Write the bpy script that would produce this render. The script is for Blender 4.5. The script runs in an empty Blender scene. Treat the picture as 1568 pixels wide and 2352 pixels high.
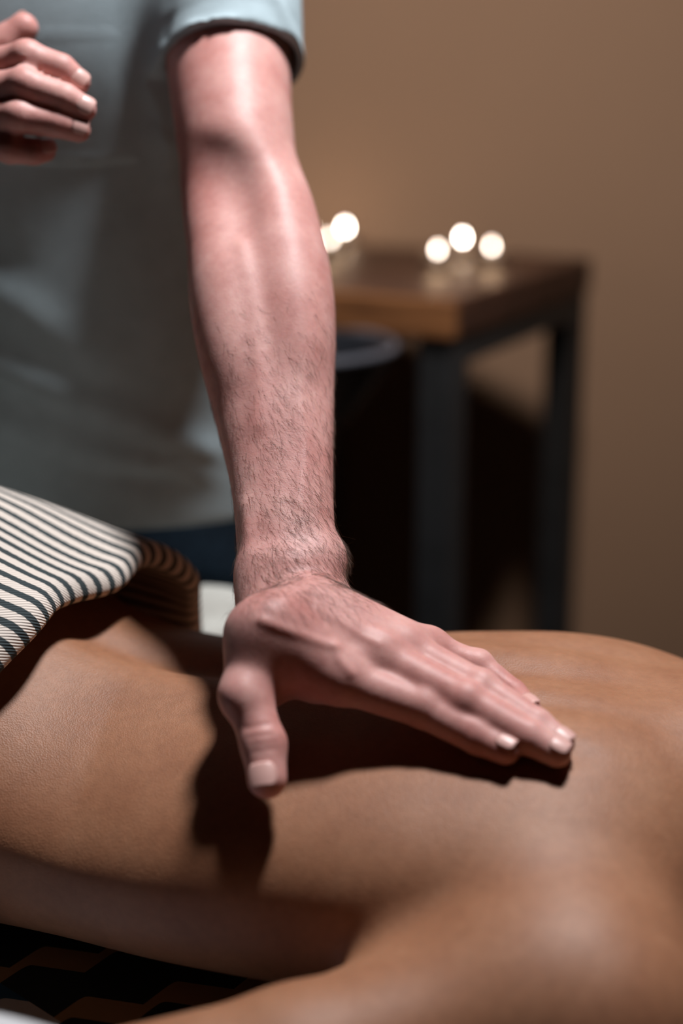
import bpy, bmesh, math, random
import numpy as np
from mathutils import Vector, Matrix

random.seed(7)
rng = np.random.default_rng(7)
S = bpy.context.scene
COL = S.collection

# ------------------------------------------------------------------ camera
FPX, PITCH = 3600.0, math.radians(16.0)
CAM = np.array([0.0, -0.95, 1.26])
cam_data = bpy.data.cameras.new('camera')
cam = bpy.data.objects.new('camera', cam_data)
COL.objects.link(cam)
cam.location = CAM
cam.rotation_euler = (math.radians(90) - PITCH, 0, 0)
cam_data.sensor_fit = 'HORIZONTAL'
cam_data.sensor_width = 24.0
cam_data.lens = 24.0 * FPX / 1568.0
cam_data.clip_start = 0.05
cam_data.dof.use_dof = True
cam_data.dof.focus_distance = 1.015
cam_data.dof.aperture_fstop = 1.8
S.camera = cam

# ------------------------------------------------------------------ light and exposure
world = bpy.data.worlds.new('world')
S.world = world
world.use_nodes = True
world.node_tree.nodes['Background'].inputs[0].default_value = (1.0, 0.72, 0.5, 1)
world.node_tree.nodes['Background'].inputs[1].default_value = 0.02

def lamp(name, kind, loc, target, power, color, size, spot=None, blend=0.5):
    d = bpy.data.lights.new(name, kind)
    d.energy = power
    d.color = color
    if kind == 'AREA':
        d.shape = 'DISK'; d.size = size
    else:
        d.shadow_soft_size = size
    if kind == 'SPOT':
        d.spot_size = spot; d.spot_blend = blend
    o = bpy.data.objects.new(name, d)
    COL.objects.link(o)
    o.location = loc
    v = Vector(target) - Vector(loc)
    o.rotation_euler = v.to_track_quat('-Z', 'Y').to_euler()
    return o

lamp('ceiling_spot', 'SPOT', (0.32, 0.20, 2.52), (0.0, 0.10, 0.9), 160, (1.0, 0.97, 0.98), 0.11, math.radians(75), 0.6)
lamp('wall_fill_spot', 'SPOT', (0.18, -0.22, 2.6), (0.24, 1.57, 1.20), 140, (1.0, 0.82, 0.70), 0.14, math.radians(58), 1.0)  # unseen lamp added to brighten the back wall

S.view_settings.view_transform = 'Standard'
S.view_settings.look = 'None'
S.view_settings.gamma = 1.0
S.view_settings.use_curve_mapping = False
S.view_settings.exposure = 0.0
S.cycles.use_denoising = True
S.cycles.max_bounces = 8
S.cycles.sample_clamp_indirect = 3.0
S.cycles.caustics_reflective = False
S.cycles.caustics_refractive = False

# ------------------------------------------------------------------ helpers
RX = np.array([1.0, 0, 0])
FW = np.array([0, math.cos(PITCH), -math.sin(PITCH)])
UP = np.array([0, math.sin(PITCH), math.cos(PITCH)])

def V3(p):
    return np.asarray(p, dtype=np.float64)

def ray(px, py):
    return FW + RX * (px - 784) / FPX + UP * (1176 - py) / FPX

def at_z(px, py, z):
    d = ray(px, py)
    return CAM + d * ((z - CAM[2]) / d[2])

def at_d(px, py, d):
    return CAM + d * ray(px, py)

def link_mesh(name, me, mat=None, parent=None, smooth=True):
    o = bpy.data.objects.new(name, me)
    COL.objects.link(o)
    if mat is not None:
        me.materials.append(mat)
    if smooth and len(me.polygons):
        me.polygons.foreach_set('use_smooth', [True] * len(me.polygons))
    if parent is not None:
        o.parent = parent
        o.matrix_parent_inverse = parent.matrix_world.inverted() if parent.type != 'EMPTY' else Matrix.Translation(-parent.location)
    return o

def mesh_np(name, verts, quads):
    me = bpy.data.meshes.new(name)
    verts = np.ascontiguousarray(verts, dtype=np.float32)
    quads = np.ascontiguousarray(quads, dtype=np.int32)
    n, k = quads.shape
    me.vertices.add(len(verts))
    me.vertices.foreach_set('co', verts.ravel())
    me.loops.add(n * k)
    me.loops.foreach_set('vertex_index', quads.ravel())
    me.polygons.add(n)
    me.polygons.foreach_set('loop_start', np.arange(0, n * k, k, dtype=np.int32))
    me.update(calc_edges=True)
    return me

def tag(o, label=None, cat=None, group=None, kind=None):
    if label: o['label'] = label
    if cat: o['category'] = cat
    if group: o['group'] = group
    if kind: o['kind'] = kind
    return o

def empty(name, loc, label=None, cat=None, group=None):
    o = bpy.data.objects.new(name, None)
    COL.objects.link(o)
    o.location = loc
    o.empty_display_size = 0.05
    return tag(o, label, cat, group)

def bm_obj(name, bm, mat, parent=None, smooth=False, bevel=0.0, seg=2):
    if bevel:
        bmesh.ops.bevel(bm, geom=bm.edges[:], offset=bevel, segments=seg, affect='EDGES', profile=0.6)
    me = bpy.data.meshes.new(name)
    bm.to_mesh(me)
    bm.free()
    return link_mesh(name, me, mat, parent, smooth)

def box(bm, c, size, rot=0.0):
    m = Matrix.Translation(Vector(c)) @ Matrix.Rotation(rot, 4, 'Z') @ Matrix.Diagonal((size[0], size[1], size[2], 1))
    return bmesh.ops.create_cube(bm, size=1.0, matrix=m)

def lathe(profile, n=32, center=(0, 0, 0)):
    """profile: list of (radius, z); closed at the ends when radius is 0."""
    pr = np.array(profile)
    a = np.linspace(0, 2 * np.pi, n, endpoint=False)
    v = np.stack([pr[:, None, 0] * np.cos(a), pr[:, None, 0] * np.sin(a), np.repeat(pr[:, 1:2], n, 1)], -1).reshape(-1, 3) + np.array(center)
    q = []
    for i in range(len(pr) - 1):
        for j in range(n):
            k = (j + 1) % n
            q.append((i * n + j, i * n + k, (i + 1) * n + k, (i + 1) * n + j))
    return v, np.array(q)

# ---- distance-field modelling: bodies and clothes are grown as one continuous surface
def smin(a, b, k):
    if k <= 0:
        return np.minimum(a, b)
    h = np.clip(0.5 + 0.5 * (b - a) / k, 0, 1)
    return b * (1 - h) + a * h - k * h * (1 - h)

def axis(*segs):
    out = []
    for lo, hi, st in segs:
        n = max(1, int(round((hi - lo) / st)))
        out.append(np.linspace(lo, hi, n, endpoint=False))
    out.append([segs[-1][1]])
    return np.concatenate(out).astype(np.float32)

class Field:
    FAR = 0.04
    def __init__(self, xs, ys, zs):
        self.ax = (xs, ys, zs)
        self.D = np.full((len(xs), len(ys), len(zs)), self.FAR, dtype=np.float32)
    def view(self, lo, hi, m):
        sl = []
        for a, l, h in zip(self.ax, lo, hi):
            i, j = np.searchsorted(a, (l - m, h + m))
            sl.append(slice(max(0, i - 1), min(len(a), j + 1)))
        X, Y, Z = (a[s] for a, s in zip(self.ax, sl))
        return tuple(sl), X[:, None, None], Y[None, :, None], Z[None, None, :]
    def union(self, fn, lo, hi, k=0.0):
        sl, X, Y, Z = self.view(lo, hi, 0.02 + k)
        if 0 in self.D[sl].shape: return
        self.D[sl] = smin(self.D[sl], fn(X, Y, Z).astype(np.float32), k)
    def cut(self, fn, lo, hi, k=0.0):
        sl, X, Y, Z = self.view(lo, hi, 0.02 + k)
        if 0 in self.D[sl].shape: return
        self.D[sl] = -smin(-self.D[sl], fn(X, Y, Z).astype(np.float32), k)
    def cone(self, a, b, ra, rb, k=0.0):
        a, b = V3(a), V3(b)
        r = max(ra, rb)
        self.union(f_cone(a, b, ra, rb), np.minimum(a, b) - r, np.maximum(a, b) + r, k)
    def chain(self, pts, rs, k=0.0, k0=None):
        for i in range(len(pts) - 1):
            self.cone(pts[i], pts[i + 1], rs[i], rs[i + 1], k0 if (i == 0 and k0 is not None) else k)
    def ball(self, c, r, k=0.0):
        c = V3(c)
        self.union(lambda X, Y, Z: np.sqrt((X - c[0])**2 + (Y - c[1])**2 + (Z - c[2])**2) - r, c - r, c + r, k)
    def ell(self, c, rad, R=None, k=0.0, cut=False):
        c = V3(c); rad = V3(rad); m = max(rad)
        fn = f_ell(c, rad, np.eye(3) if R is None else R)
        (self.cut if cut else self.union)(fn, c - m, c + m, k)
    def ridge(self, pts, amp, w):
        """raise (amp > 0: vein, tendon, fold) or sink (amp < 0: crease) the surface along a polyline."""
        pts = [V3(p) for p in pts]
        sl, X, Y, Z = self.view(np.min(pts, 0), np.max(pts, 0), 2.2 * w)
        if 0 in self.D[sl].shape: return
        d = None
        for a, b in zip(pts[:-1], pts[1:]):
            e = f_cone(a, b, 0, 0)(X, Y, Z)
            d = e if d is None else np.minimum(d, e)
        self.D[sl] -= (amp * np.exp(-(d / w)**2)).astype(np.float32)
    def mesh(self, name, relax=1):
        xs, ys, zs = self.ax
        D = self.D
        Sg = D < 0
        n = (len(xs) - 1, len(ys) - 1, len(zs) - 1)
        anyv = np.zeros(n, bool); allv = np.ones(n, bool)
        for i in (0, 1):
            for j in (0, 1):
                for k in (0, 1):
                    s = Sg[i:i + n[0], j:j + n[1], k:k + n[2]]
                    anyv |= s; allv &= s
        act = anyv & ~allv
        I, J, K = np.nonzero(act)
        idx = np.full(n, -1, np.int32)
        idx[I, J, K] = np.arange(len(I))
        acc = np.zeros((len(I), 3)); cnt = np.zeros(len(I))
        P = (xs, ys, zs)
        for axn in range(3):
            o1, o2 = [(1, 2), (0, 2), (0, 1)][axn]
            for p in (0, 1):
                for q in (0, 1):
                    a = [I.copy(), J.copy(), K.copy()]
                    a[o1] = a[o1] + p; a[o2] = a[o2] + q
                    b = [t.copy() for t in a]
                    b[axn] = b[axn] + 1
                    da = D[a[0], a[1], a[2]]; db = D[b[0], b[1], b[2]]
                    m = (da < 0) != (db < 0)
                    t = np.where(m, da / np.where(m, da - db, 1), 0)
                    for c in range(3):
                        va = P[c][a[c]]; vb = P[c][b[c]]
                        acc[:, c] += np.where(m, va + t * (vb - va), 0)
                    cnt += m
        verts = acc / np.maximum(cnt, 1)[:, None]
        quads = []
        for axn in range(3):
            o1, o2 = [(1, 2), (2, 0), (0, 1)][axn]
            lo = [slice(None)] * 3; hi = [slice(None)] * 3
            lo[axn] = slice(0, -1); hi[axn] = slice(1, None)
            for o in (o1, o2):
                lo[o] = slice(1, -1); hi[o] = slice(1, -1)
            A = Sg[tuple(lo)]; B = Sg[tuple(hi)]
            E = np.nonzero(A != B)
            flip = A[E]
            base = [E[0].copy(), E[1].copy(), E[2].copy()]
            base[o1] = base[o1] + 1; base[o2] = base[o2] + 1
            def cell(d1, d2):
                c = [t.copy() for t in base]
                c[o1] = c[o1] + d1; c[o2] = c[o2] + d2
                return idx[c[0], c[1], c[2]]
            q = np.stack([cell(-1, -1), cell(0, -1), cell(0, 0), cell(-1, 0)], -1)
            q[~flip] = q[~flip][:, ::-1]
            quads.append(q)
        quads = np.concatenate(quads)
        for _ in range(relax):
            s = np.zeros_like(verts); c = np.zeros(len(verts))
            for u, v in ((0, 1), (1, 2), (2, 3), (3, 0)):
                np.add.at(s, quads[:, u], verts[quads[:, v]]); np.add.at(c, quads[:, u], 1)
                np.add.at(s, quads[:, v], verts[quads[:, u]]); np.add.at(c, quads[:, v], 1)
            verts = 0.5 * verts + 0.5 * s / np.maximum(c, 1)[:, None]
        return mesh_np(name, verts, quads), verts, quads

def f_cone(a, b, ra, rb):
    ba = b - a
    L2 = float(ba @ ba) + 1e-12
    def fn(X, Y, Z):
        t = np.clip(((X - a[0]) * ba[0] + (Y - a[1]) * ba[1] + (Z - a[2]) * ba[2]) / L2, 0, 1)
        d = np.sqrt((X - a[0] - t * ba[0])**2 + (Y - a[1] - t * ba[1])**2 + (Z - a[2] - t * ba[2])**2)
        return d - (ra + t * (rb - ra))
    return fn

def f_ell(c, rad, R):
    """R rows are the ellipsoid's own axes."""
    def fn(X, Y, Z):
        dx, dy, dz = X - c[0], Y - c[1], Z - c[2]
        q = [R[i][0] * dx + R[i][1] * dy + R[i][2] * dz for i in range(3)]
        k0 = np.sqrt(sum((q[i] / rad[i])**2 for i in range(3)))
        k1 = np.sqrt(sum((q[i] / rad[i]**2)**2 for i in range(3)))
        return k0 * (k0 - 1) / np.maximum(k1, 1e-6)
    return fn

def f_tube(cs, U, ru, rv, p=2.0):
    """a limb of elliptical sections: centres cs along a nearly straight line, half-widths ru along U and rv across."""
    cs = np.array(cs, float); U = V3(U)
    d = cs[-1] - cs[0]; L = np.linalg.norm(d); d = d / L
    U = U - d * (U @ d); U /= np.linalg.norm(U)
    W = np.cross(d, U)
    ts = (cs - cs[0]) @ d
    cu = (cs - cs[0]) @ U; cw = (cs - cs[0]) @ W
    o = cs[0]
    def fn(X, Y, Z):
        dx, dy, dz = X - o[0], Y - o[1], Z - o[2]
        t = dx * d[0] + dy * d[1] + dz * d[2]
        tc = np.clip(t, ts[0], ts[-1])
        a = (dx * U[0] + dy * U[1] + dz * U[2] - smooth_interp(tc, ts, cu))
        b = (dx * W[0] + dy * W[1] + dz * W[2] - smooth_interp(tc, ts, cw))
        A = smooth_interp(tc, ts, np.asarray(ru, float)); B = smooth_interp(tc, ts, np.asarray(rv, float))
        k0 = ((np.abs(a) / A)**p + (np.abs(b) / B)**p)**(1 / p)
        e = (k0 - 1) * np.minimum(A, B)
        ex = np.abs(t - tc)
        return np.where(ex > 0, np.sqrt(np.maximum(e, 0)**2 + ex**2) + np.minimum(e, 0) * 0, e)
    m = max(max(ru), max(rv))
    return fn, cs.min(0) - m, cs.max(0) + m, (d, U, W)

def smooth_interp(t, xs, ys):
    """monotone-tangent cubic interpolation (Catmull-Rom) of stations."""
    xs = np.asarray(xs, float); ys = np.asarray(ys, float)
    m = np.gradient(ys, xs)
    i = np.clip(np.searchsorted(xs, t, side='right') - 1, 0, len(xs) - 2)
    h = xs[i + 1] - xs[i]
    u = np.clip((t - xs[i]) / h, 0, 1)
    u2, u3 = u * u, u * u * u
    return ((2 * u3 - 3 * u2 + 1) * ys[i] + (u3 - 2 * u2 + u) * h * m[i] + (-2 * u3 + 3 * u2) * ys[i + 1] + (u3 - u2) * h * m[i + 1])

# ------------------------------------------------------------------ materials
def mat_new(name):
    m = bpy.data.materials.new(name)
    m.use_nodes = True
    nt = m.node_tree
    return m, nt, nt.nodes['Principled BSDF']

def node(nt, kind, **kw):
    n = nt.nodes.new(kind)
    for k, v in kw.items():
        if k in n.inputs.keys():
            n.inputs[k].default_value = v
        else:
            setattr(n, k, v)
    return n

def plain(name, color, rough=0.6, metal=0.0, noise=0.0, scale=30.0, bump=0.0, bscale=200.0, **kw):
    m, nt, b = mat_new(name)
    b.inputs['Roughness'].default_value = rough
    b.inputs['Metallic'].default_value = metal
    for k, v in kw.items():
        b.inputs[k].default_value = v
    tc = node(nt, 'ShaderNodeTexCoord')
    n = node(nt, 'ShaderNodeTexNoise', Scale=scale, Detail=5.0)
    nt.links.new(tc.outputs['Object'], n.inputs['Vector'])
    r = node(nt, 'ShaderNodeValToRGB')
    c = np.array(color)
    r.color_ramp.elements[0].position = 0.3; r.color_ramp.elements[1].position = 0.7
    r.color_ramp.elements[0].color = (*(c * (1 - noise)), 1)
    r.color_ramp.elements[1].color = (*np.minimum(c * (1 + noise), 1), 1)
    nt.links.new(n.outputs['Fac'], r.inputs['Fac'])
    nt.links.new(r.outputs['Color'], b.inputs['Base Color'])
    if bump:
        n2 = node(nt, 'ShaderNodeTexNoise', Scale=bscale, Detail=3.0)
        nt.links.new(tc.outputs['Object'], n2.inputs['Vector'])
        bp = node(nt, 'ShaderNodeBump', Strength=bump, Distance=0.002)
        nt.links.new(n2.outputs['Fac'], bp.inputs['Height'])
        nt.links.new(bp.outputs['Normal'], b.inputs['Normal'])
    return m

def skin(name, c0, c1, c2, rough, sss, pore, spec=0.5):
    m, nt, b = mat_new(name)
    tc = node(nt, 'ShaderNodeTexCoord')
    big = node(nt, 'ShaderNodeTexNoise', Scale=22.0, Detail=4.0, Roughness=0.6)
    fine = node(nt, 'ShaderNodeTexNoise', Scale=170.0, Detail=4.0, Roughness=0.65)
    for n in (big, fine):
        nt.links.new(tc.outputs['Object'], n.inputs['Vector'])
    r = node(nt, 'ShaderNodeValToRGB')
    e = r.color_ramp.elements
    e[0].position = 0.3; e[0].color = (*c0, 1)
    e[1].position = 0.7; e[1].color = (*c2, 1)
    x = e.new(0.5); x.color = (*c1, 1)
    nt.links.new(big.outputs['Fac'], r.inputs['Fac'])
    mx = node(nt, 'ShaderNodeMixRGB', blend_type='OVERLAY')
    mx.inputs['Fac'].default_value = 0.22
    nt.links.new(r.outputs['Color'], mx.inputs['Color1'])
    nt.links.new(fine.outputs['Fac'], mx.inputs['Color2'])
    nt.links.new(mx.outputs['Color'], b.inputs['Base Color'])
    b.inputs['Subsurface Weight'].default_value = sss
    b.inputs['Subsurface Radius'].default_value = (1.0, 0.3, 0.15)
    b.inputs['Subsurface Scale'].default_value = 0.006
    b.inputs['Roughness'].default_value = rough
    b.inputs['Specular IOR Level'].default_value = spec
    vor = node(nt, 'ShaderNodeTexVoronoi', Scale=900.0)
    nt.links.new(tc.outputs['Object'], vor.inputs['Vector'])
    nz = node(nt, 'ShaderNodeTexNoise', Scale=420.0, Detail=3.0)
    nt.links.new(tc.outputs['Object'], nz.inputs['Vector'])
    add = node(nt, 'ShaderNodeMath', operation='ADD')
    nt.links.new(vor.outputs['Distance'], add.inputs[0])
    nt.links.new(nz.outputs['Fac'], add.inputs[1])
    bp = node(nt, 'ShaderNodeBump', Strength=pore, Distance=0.0006)
    nt.links.new(add.outputs[0], bp.inputs['Height'])
    nt.links.new(bp.outputs['Normal'], b.inputs['Normal'])
    return m

M = {}
M['skin_man'] = skin('fair_skin', (0.49, 0.21, 0.185), (0.58, 0.295, 0.265), (0.65, 0.37, 0.335), 0.5, 0.45, 0.14, 0.4)
M['skin_client'] = skin('tanned_skin', (0.275, 0.120, 0.062), (0.31, 0.142, 0.075), (0.345, 0.168, 0.093), 0.53, 0.22, 0.3, 0.42)
M['nail'] = plain('fingernail', (0.64, 0.38, 0.34), 0.38, 0, 0.05, 40)
M['hair'] = plain('dark_hair', (0.105, 0.054, 0.034), 0.45, 0, 0.3, 60)
M['scalp_hair'] = plain('scalp_hair', (0.03, 0.018, 0.012), 0.5, 0, 0.4, 90, 0.8, 300)
M['shirt'] = plain('sage_cotton', (0.36, 0.46, 0.50), 0.9, 0, 0.06, 60, 0.35, 900)
M['jeans'] = plain('denim', (0.05, 0.11, 0.20), 0.85, 0, 0.25, 160, 0.4, 700)
M['leather'] = plain('black_leather', (0.03, 0.027, 0.025), 0.45, 0, 0.2, 60, 0.3, 400)
M['wall'] = plain('brown_wall_paint', (0.34, 0.235, 0.165), 0.85, 0, 0.03, 3, 0.1, 250)
M['dark_wall'] = plain('low_bounce_wall', (0.07, 0.045, 0.03), 0.9, 0, 0.03, 3)  # unseen walls, toned dark so that less light bounces onto the bodies
M['ceiling'] = plain('ceiling_paint', (0.16, 0.12, 0.09), 0.9, 0, 0.02, 3)
M['steel'] = plain('black_steel', (0.022, 0.024, 0.026), 0.5, 0.3, 0.2, 20, 0.1, 150)
M['white_terry'] = plain('white_terry', (0.50, 0.51, 0.47), 0.95, 0, 0.08, 40, 0.8, 500)
M['wax'] = plain('candle_wax', (0.75, 0.62, 0.48), 0.4, 0, 0.05, 30, **{'Subsurface Weight': 0.5, 'Subsurface Scale': 0.01})
M['tin'] = plain('candle_tin', (0.55, 0.5, 0.45), 0.35, 0.9, 0.05, 30)
M['wick'] = plain('wick', (0.02, 0.015, 0.012), 0.9)
M['rim_highlight'] = plain('painted_highlight', (0.07, 0.075, 0.09), 0.3, 0, 0.1, 20)  # lighter grey that paints the highlight along the bowl's edge
M['glaze'] = plain('black_glaze', (0.012, 0.014, 0.018), 0.25, 0, 0.2, 20)

def flame_material(strength):
    m, nt, b = mat_new('candle_flame')
    b.inputs['Base Color'].default_value = (1, 0.6, 0.25, 1)
    b.inputs['Emission Color'].default_value = (1.0, 0.86, 0.74, 1)
    b.inputs['Emission Strength'].default_value = strength
    return m
M['flame'] = flame_material(52.0)
M['flame_low'] = flame_material(20.0)

def wood_material(name, dark, light, scale=(2.5, 26, 26)):
    m, nt, b = mat_new(name)
    tc = node(nt, 'ShaderNodeTexCoord')
    mp = node(nt, 'ShaderNodeMapping')
    mp.inputs['Scale'].default_value = scale
    nt.links.new(tc.outputs['Object'], mp.inputs['Vector'])
    n = node(nt, 'ShaderNodeTexNoise', Scale=1.6, Detail=8.0, Roughness=0.6, Distortion=0.6)
    nt.links.new(mp.outputs['Vector'], n.inputs['Vector'])
    r = node(nt, 'ShaderNodeValToRGB')
    r.color_ramp.elements[0].position = 0.35; r.color_ramp.elements[0].color = (*dark, 1)
    r.color_ramp.elements[1].position = 0.68; r.color_ramp.elements[1].color = (*light, 1)
    nt.links.new(n.outputs['Fac'], r.inputs['Fac'])
    nt.links.new(r.outputs['Color'], b.inputs['Base Color'])
    b.inputs['Roughness'].default_value = 0.5
    bp = node(nt, 'ShaderNodeBump', Strength=0.3, Distance=0.002)
    nt.links.new(n.outputs['Fac'], bp.inputs['Height'])
    nt.links.new(bp.outputs['Normal'], b.inputs['Normal'])
    return m
M['wood'] = wood_material('stained_wood', (0.022, 0.009, 0.006), (0.075, 0.030, 0.016))
M['edge_wood'] = wood_material('lit_edge_wood', (0.07, 0.025, 0.008), (0.30, 0.13, 0.045), (3, 3, 40))  # lit look of the table's front edge put into the colour
M['floor'] = wood_material('floor_boards', (0.03, 0.018, 0.011), (0.08, 0.045, 0.026), (1.5, 14, 14))

def stripe_material():
    """woven cream and charcoal stripes that run along the towel (u = arc length across it, in metres)."""
    m, nt, b = mat_new('striped_weave')
    uv = node(nt, 'ShaderNodeUVMap')
    sp = node(nt, 'ShaderNodeSeparateXYZ')
    nt.links.new(uv.outputs['UV'], sp.inputs['Vector'])
    nz = node(nt, 'ShaderNodeTexNoise', Scale=400.0, Detail=2.0)
    nt.links.new(uv.outputs['UV'], nz.inputs['Vector'])
    j = node(nt, 'ShaderNodeMath', operation='MULTIPLY_ADD')
    nt.links.new(nz.outputs['Fac'], j.inputs[0]); j.inputs[1].default_value = 0.0016
    nt.links.new(sp.outputs['X'], j.inputs[2])
    d = node(nt, 'ShaderNodeMath', operation='DIVIDE'); d.inputs[1].default_value = 0.0138
    nt.links.new(j.outputs[0], d.inputs[0])
    fr = node(nt, 'ShaderNodeMath', operation='FRACT')
    nt.links.new(d.outputs[0], fr.inputs[0])
    r = node(nt, 'ShaderNodeValToRGB')
    e = r.color_ramp.elements
    e[0].position = 0.0; e[0].color = (0.035, 0.05, 0.055, 1)
    e[1].position = 0.38; e[1].color = (0.035, 0.05, 0.055, 1)
    for p, c in ((0.43, (0.70, 0.635, 0.57, 1)), (0.95, (0.70, 0.635, 0.57, 1)), (1.0, (0.035, 0.05, 0.055, 1))):
        x = e.new(p); x.color = c
    nt.links.new(fr.outputs[0], r.inputs['Fac'])
    nt.links.new(r.outputs['Color'], b.inputs['Base Color'])
    b.inputs['Roughness'].default_value = 0.95
    w1 = node(nt, 'ShaderNodeTexWave', Scale=220.0); w1.bands_direction = 'DIAGONAL'
    nt.links.new(uv.outputs['UV'], w1.inputs['Vector'])
    bp = node(nt, 'ShaderNodeBump', Strength=0.5, Distance=0.001)
    nt.links.new(w1.outputs['Fac'], bp.inputs['Height'])
    nt.links.new(bp.outputs['Normal'], b.inputs['Normal'])
    return m
M['stripes'] = stripe_material()

def print_material():
    """dark sheet printed with tan stepped zigzags and a white and blue border along its near side (object metres)."""
    m, nt, b = mat_new('printed_sheet')
    tc = node(nt, 'ShaderNodeTexCoord')
    mp = node(nt, 'ShaderNodeMapping')
    mp.inputs['Rotation'].default_value = (0, 0, math.radians(14))
    nt.links.new(tc.outputs['Object'], mp.inputs['Vector'])
    sp = node(nt, 'ShaderNodeSeparateXYZ')
    nt.links.new(mp.outputs['Vector'], sp.inputs['Vector'])
    def math_(op, a, bb=None):
        n = node(nt, 'ShaderNodeMath', operation=op)
        for i, v in enumerate((a, bb)):
            if v is None: continue
            if isinstance(v, (int, float)): n.inputs[i].default_value = v
            else: nt.links.new(v, n.inputs[i])
        return n.outputs[0]
    X, Y = sp.outputs['X'], sp.outputs['Y']
    # stepped line: y rises in short risers every 5 cm of x
    s = math_('DIVIDE', X, 0.050)
    fl = math_('FLOOR', s)
    fr = math_('FRACT', s)
    st = math_('SMOOTH_MIN', math_('MULTIPLY', fr, 5.0), 1.0)
    step = math_('ADD', fl, st)
    yy = math_('SUBTRACT', Y, math_('MULTIPLY', step, 0.030))
    band = math_('FRACT', math_('DIVIDE', yy, 0.078))
    tan_ = math_('LESS_THAN', band, 0.30)
    c1 = node(nt, 'ShaderNodeMixRGB')
    c1.inputs['Color1'].default_value = (0.018, 0.026, 0.03, 1)
    c1.inputs['Color2'].default_value = (0.42, 0.28, 0.15, 1)
    nt.links.new(tan_, c1.inputs['Fac'])
    c2 = node(nt, 'ShaderNodeMixRGB')
    c2.inputs['Color1'].default_value = (0.02, 0.09, 0.20, 1)
    c2.inputs['Color2'].default_value = (0.62, 0.64, 0.66, 1)
    nt.links.new(math_('LESS_THAN', band, 0.5), c2.inputs['Fac'])
    edge = math_('LESS_THAN', math_('ADD', Y, math_('MULTIPLY', X, 0.55)), -0.223)
    mx = node(nt, 'ShaderNodeMixRGB')
    nt.links.new(edge, mx.inputs['Fac'])
    nt.links.new(c1.outputs['Color'], mx.inputs['Color1'])
    nt.links.new(c2.outputs['Color'], mx.inputs['Color2'])
    nt.links.new(mx.outputs['Color'], b.inputs['Base Color'])
    b.inputs['Roughness'].default_value = 0.9
    return m
M['print'] = print_material()

# ------------------------------------------------------------------ the room
def slab(name, lo, hi, mat):
    bm = bmesh.new()
    lo, hi = V3(lo), V3(hi)
    box(bm, (lo + hi) / 2, hi - lo)
    return tag(bm_obj(name, bm, mat), kind='structure')

WALL_Y = 1.57
slab('floor', (-2.2, -2.2, -0.05), (2.0, WALL_Y, 0), M['floor'])
slab('wall_back', (-2.2, WALL_Y, 0), (2.0, WALL_Y + 0.1, 2.7), M['wall'])
slab('wall_left', (-2.3, -2.2, 0), (-2.2, WALL_Y, 2.7), M['dark_wall'])
slab('wall_right', (2.0, -2.2, 0), (2.1, WALL_Y, 2.7), M['wall'])
slab('wall_front', (-2.2, -2.3, 0), (2.0, -2.2, 2.7), M['dark_wall'])
slab('ceiling', (-2.3, -2.3, 2.7), (2.1, WALL_Y + 0.1, 2.75), M['ceiling'])
slab('baseboard_back', (-2.2, WALL_Y - 0.015, 0), (2.0, WALL_Y, 0.09), M['steel'])

# ------------------------------------------------------------------ massage table and its sheet
ZT = 0.69                        # top of the sheet
TX0, TX1, TY0, TY1 = -1.35, 0.62, -0.33, 0.37
tb = empty('massage_table', (-0.365, 0.02, 0), 'padded massage table with dark legs under the patterned sheet', 'table')
bm = bmesh.new()
box(bm, ((TX0 + TX1) / 2, (TY0 + TY1) / 2, ZT - 0.045), (TX1 - TX0, TY1 - TY0, 0.07))
bm_obj('cushion', bm, M['leather'], tb, True, 0.02, 4)
bm = bmesh.new()
box(bm, ((TX0 + TX1) / 2, (TY0 + TY1) / 2, ZT - 0.1125), (TX1 - TX0 - 0.06, TY1 - TY0 - 0.06, 0.065))
bm_obj('frame', bm, M['wood'], tb, False, 0.004)
for x in (TX0 + 0.1, TX1 - 0.1):
    for y in (TY0 + 0.08, TY1 - 0.08):
        bm = bmesh.new()
        box(bm, (x, y, (ZT - 0.145) / 2), (0.05, 0.05, ZT - 0.145))
        bm_obj('leg', bm, M['wood'], tb, False, 0.004)

def grid_mesh(name, P, mat, parent=None, uv=None, thick=0.0):
    """P: (n, m, 3) points -> quad sheet."""
    n, m = P.shape[:2]
    idx = np.arange(n * m).reshape(n, m)
    q = np.stack([idx[:-1, :-1], idx[1:, :-1], idx[1:, 1:], idx[:-1, 1:]], -1).reshape(-1, 4)
    me = mesh_np(name, P.reshape(-1, 3), q)
    if uv is not None:
        l = me.uv_layers.new(name='UVMap')
        l.data.foreach_set('uv', uv.reshape(-1, 2)[q.ravel()].astype(np.float32).ravel())
    o = link_mesh(name, me, mat, parent)
    if thick:
        md = o.modifiers.new('thickness', 'SOLIDIFY')
        md.thickness = thick; md.offset = -1
    return o

# sheet: lies on the cushion, rounds its long edges and hangs 12 cm, with soft ripples
pr = [(TY0 - 0.012, ZT - 0.15), (TY0 - 0.012, ZT - 0.09), (TY0 - 0.012, ZT - 0.03), (TY0 - 0.006, ZT - 0.008), (TY0 + 0.012, ZT)]
pr += [(y, ZT) for y in np.linspace(TY0 + 0.03, TY1 - 0.03, 40)]
pr += [(TY1 - 0.012, ZT), (TY1 + 0.006, ZT - 0.008), (TY1 + 0.012, ZT - 0.03), (TY1 + 0.012, ZT - 0.09), (TY1 + 0.012, ZT - 0.15)]
pr = np.array(pr)
xs = np.linspace(TX0 - 0.005, TX1 + 0.005, 160)
P = np.zeros((len(xs), len(pr), 3))
P[..., 0] = xs[:, None]
P[..., 1] = pr[None, :, 0]
P[..., 2] = pr[None, :, 1]
hang = np.clip((ZT - pr[:, 1]) / 0.15, 0, 1)[None, :]
P[..., 1] += hang * 0.012 * np.sin(xs * 38)[:, None] * np.sign(pr[None, :, 0])
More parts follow.
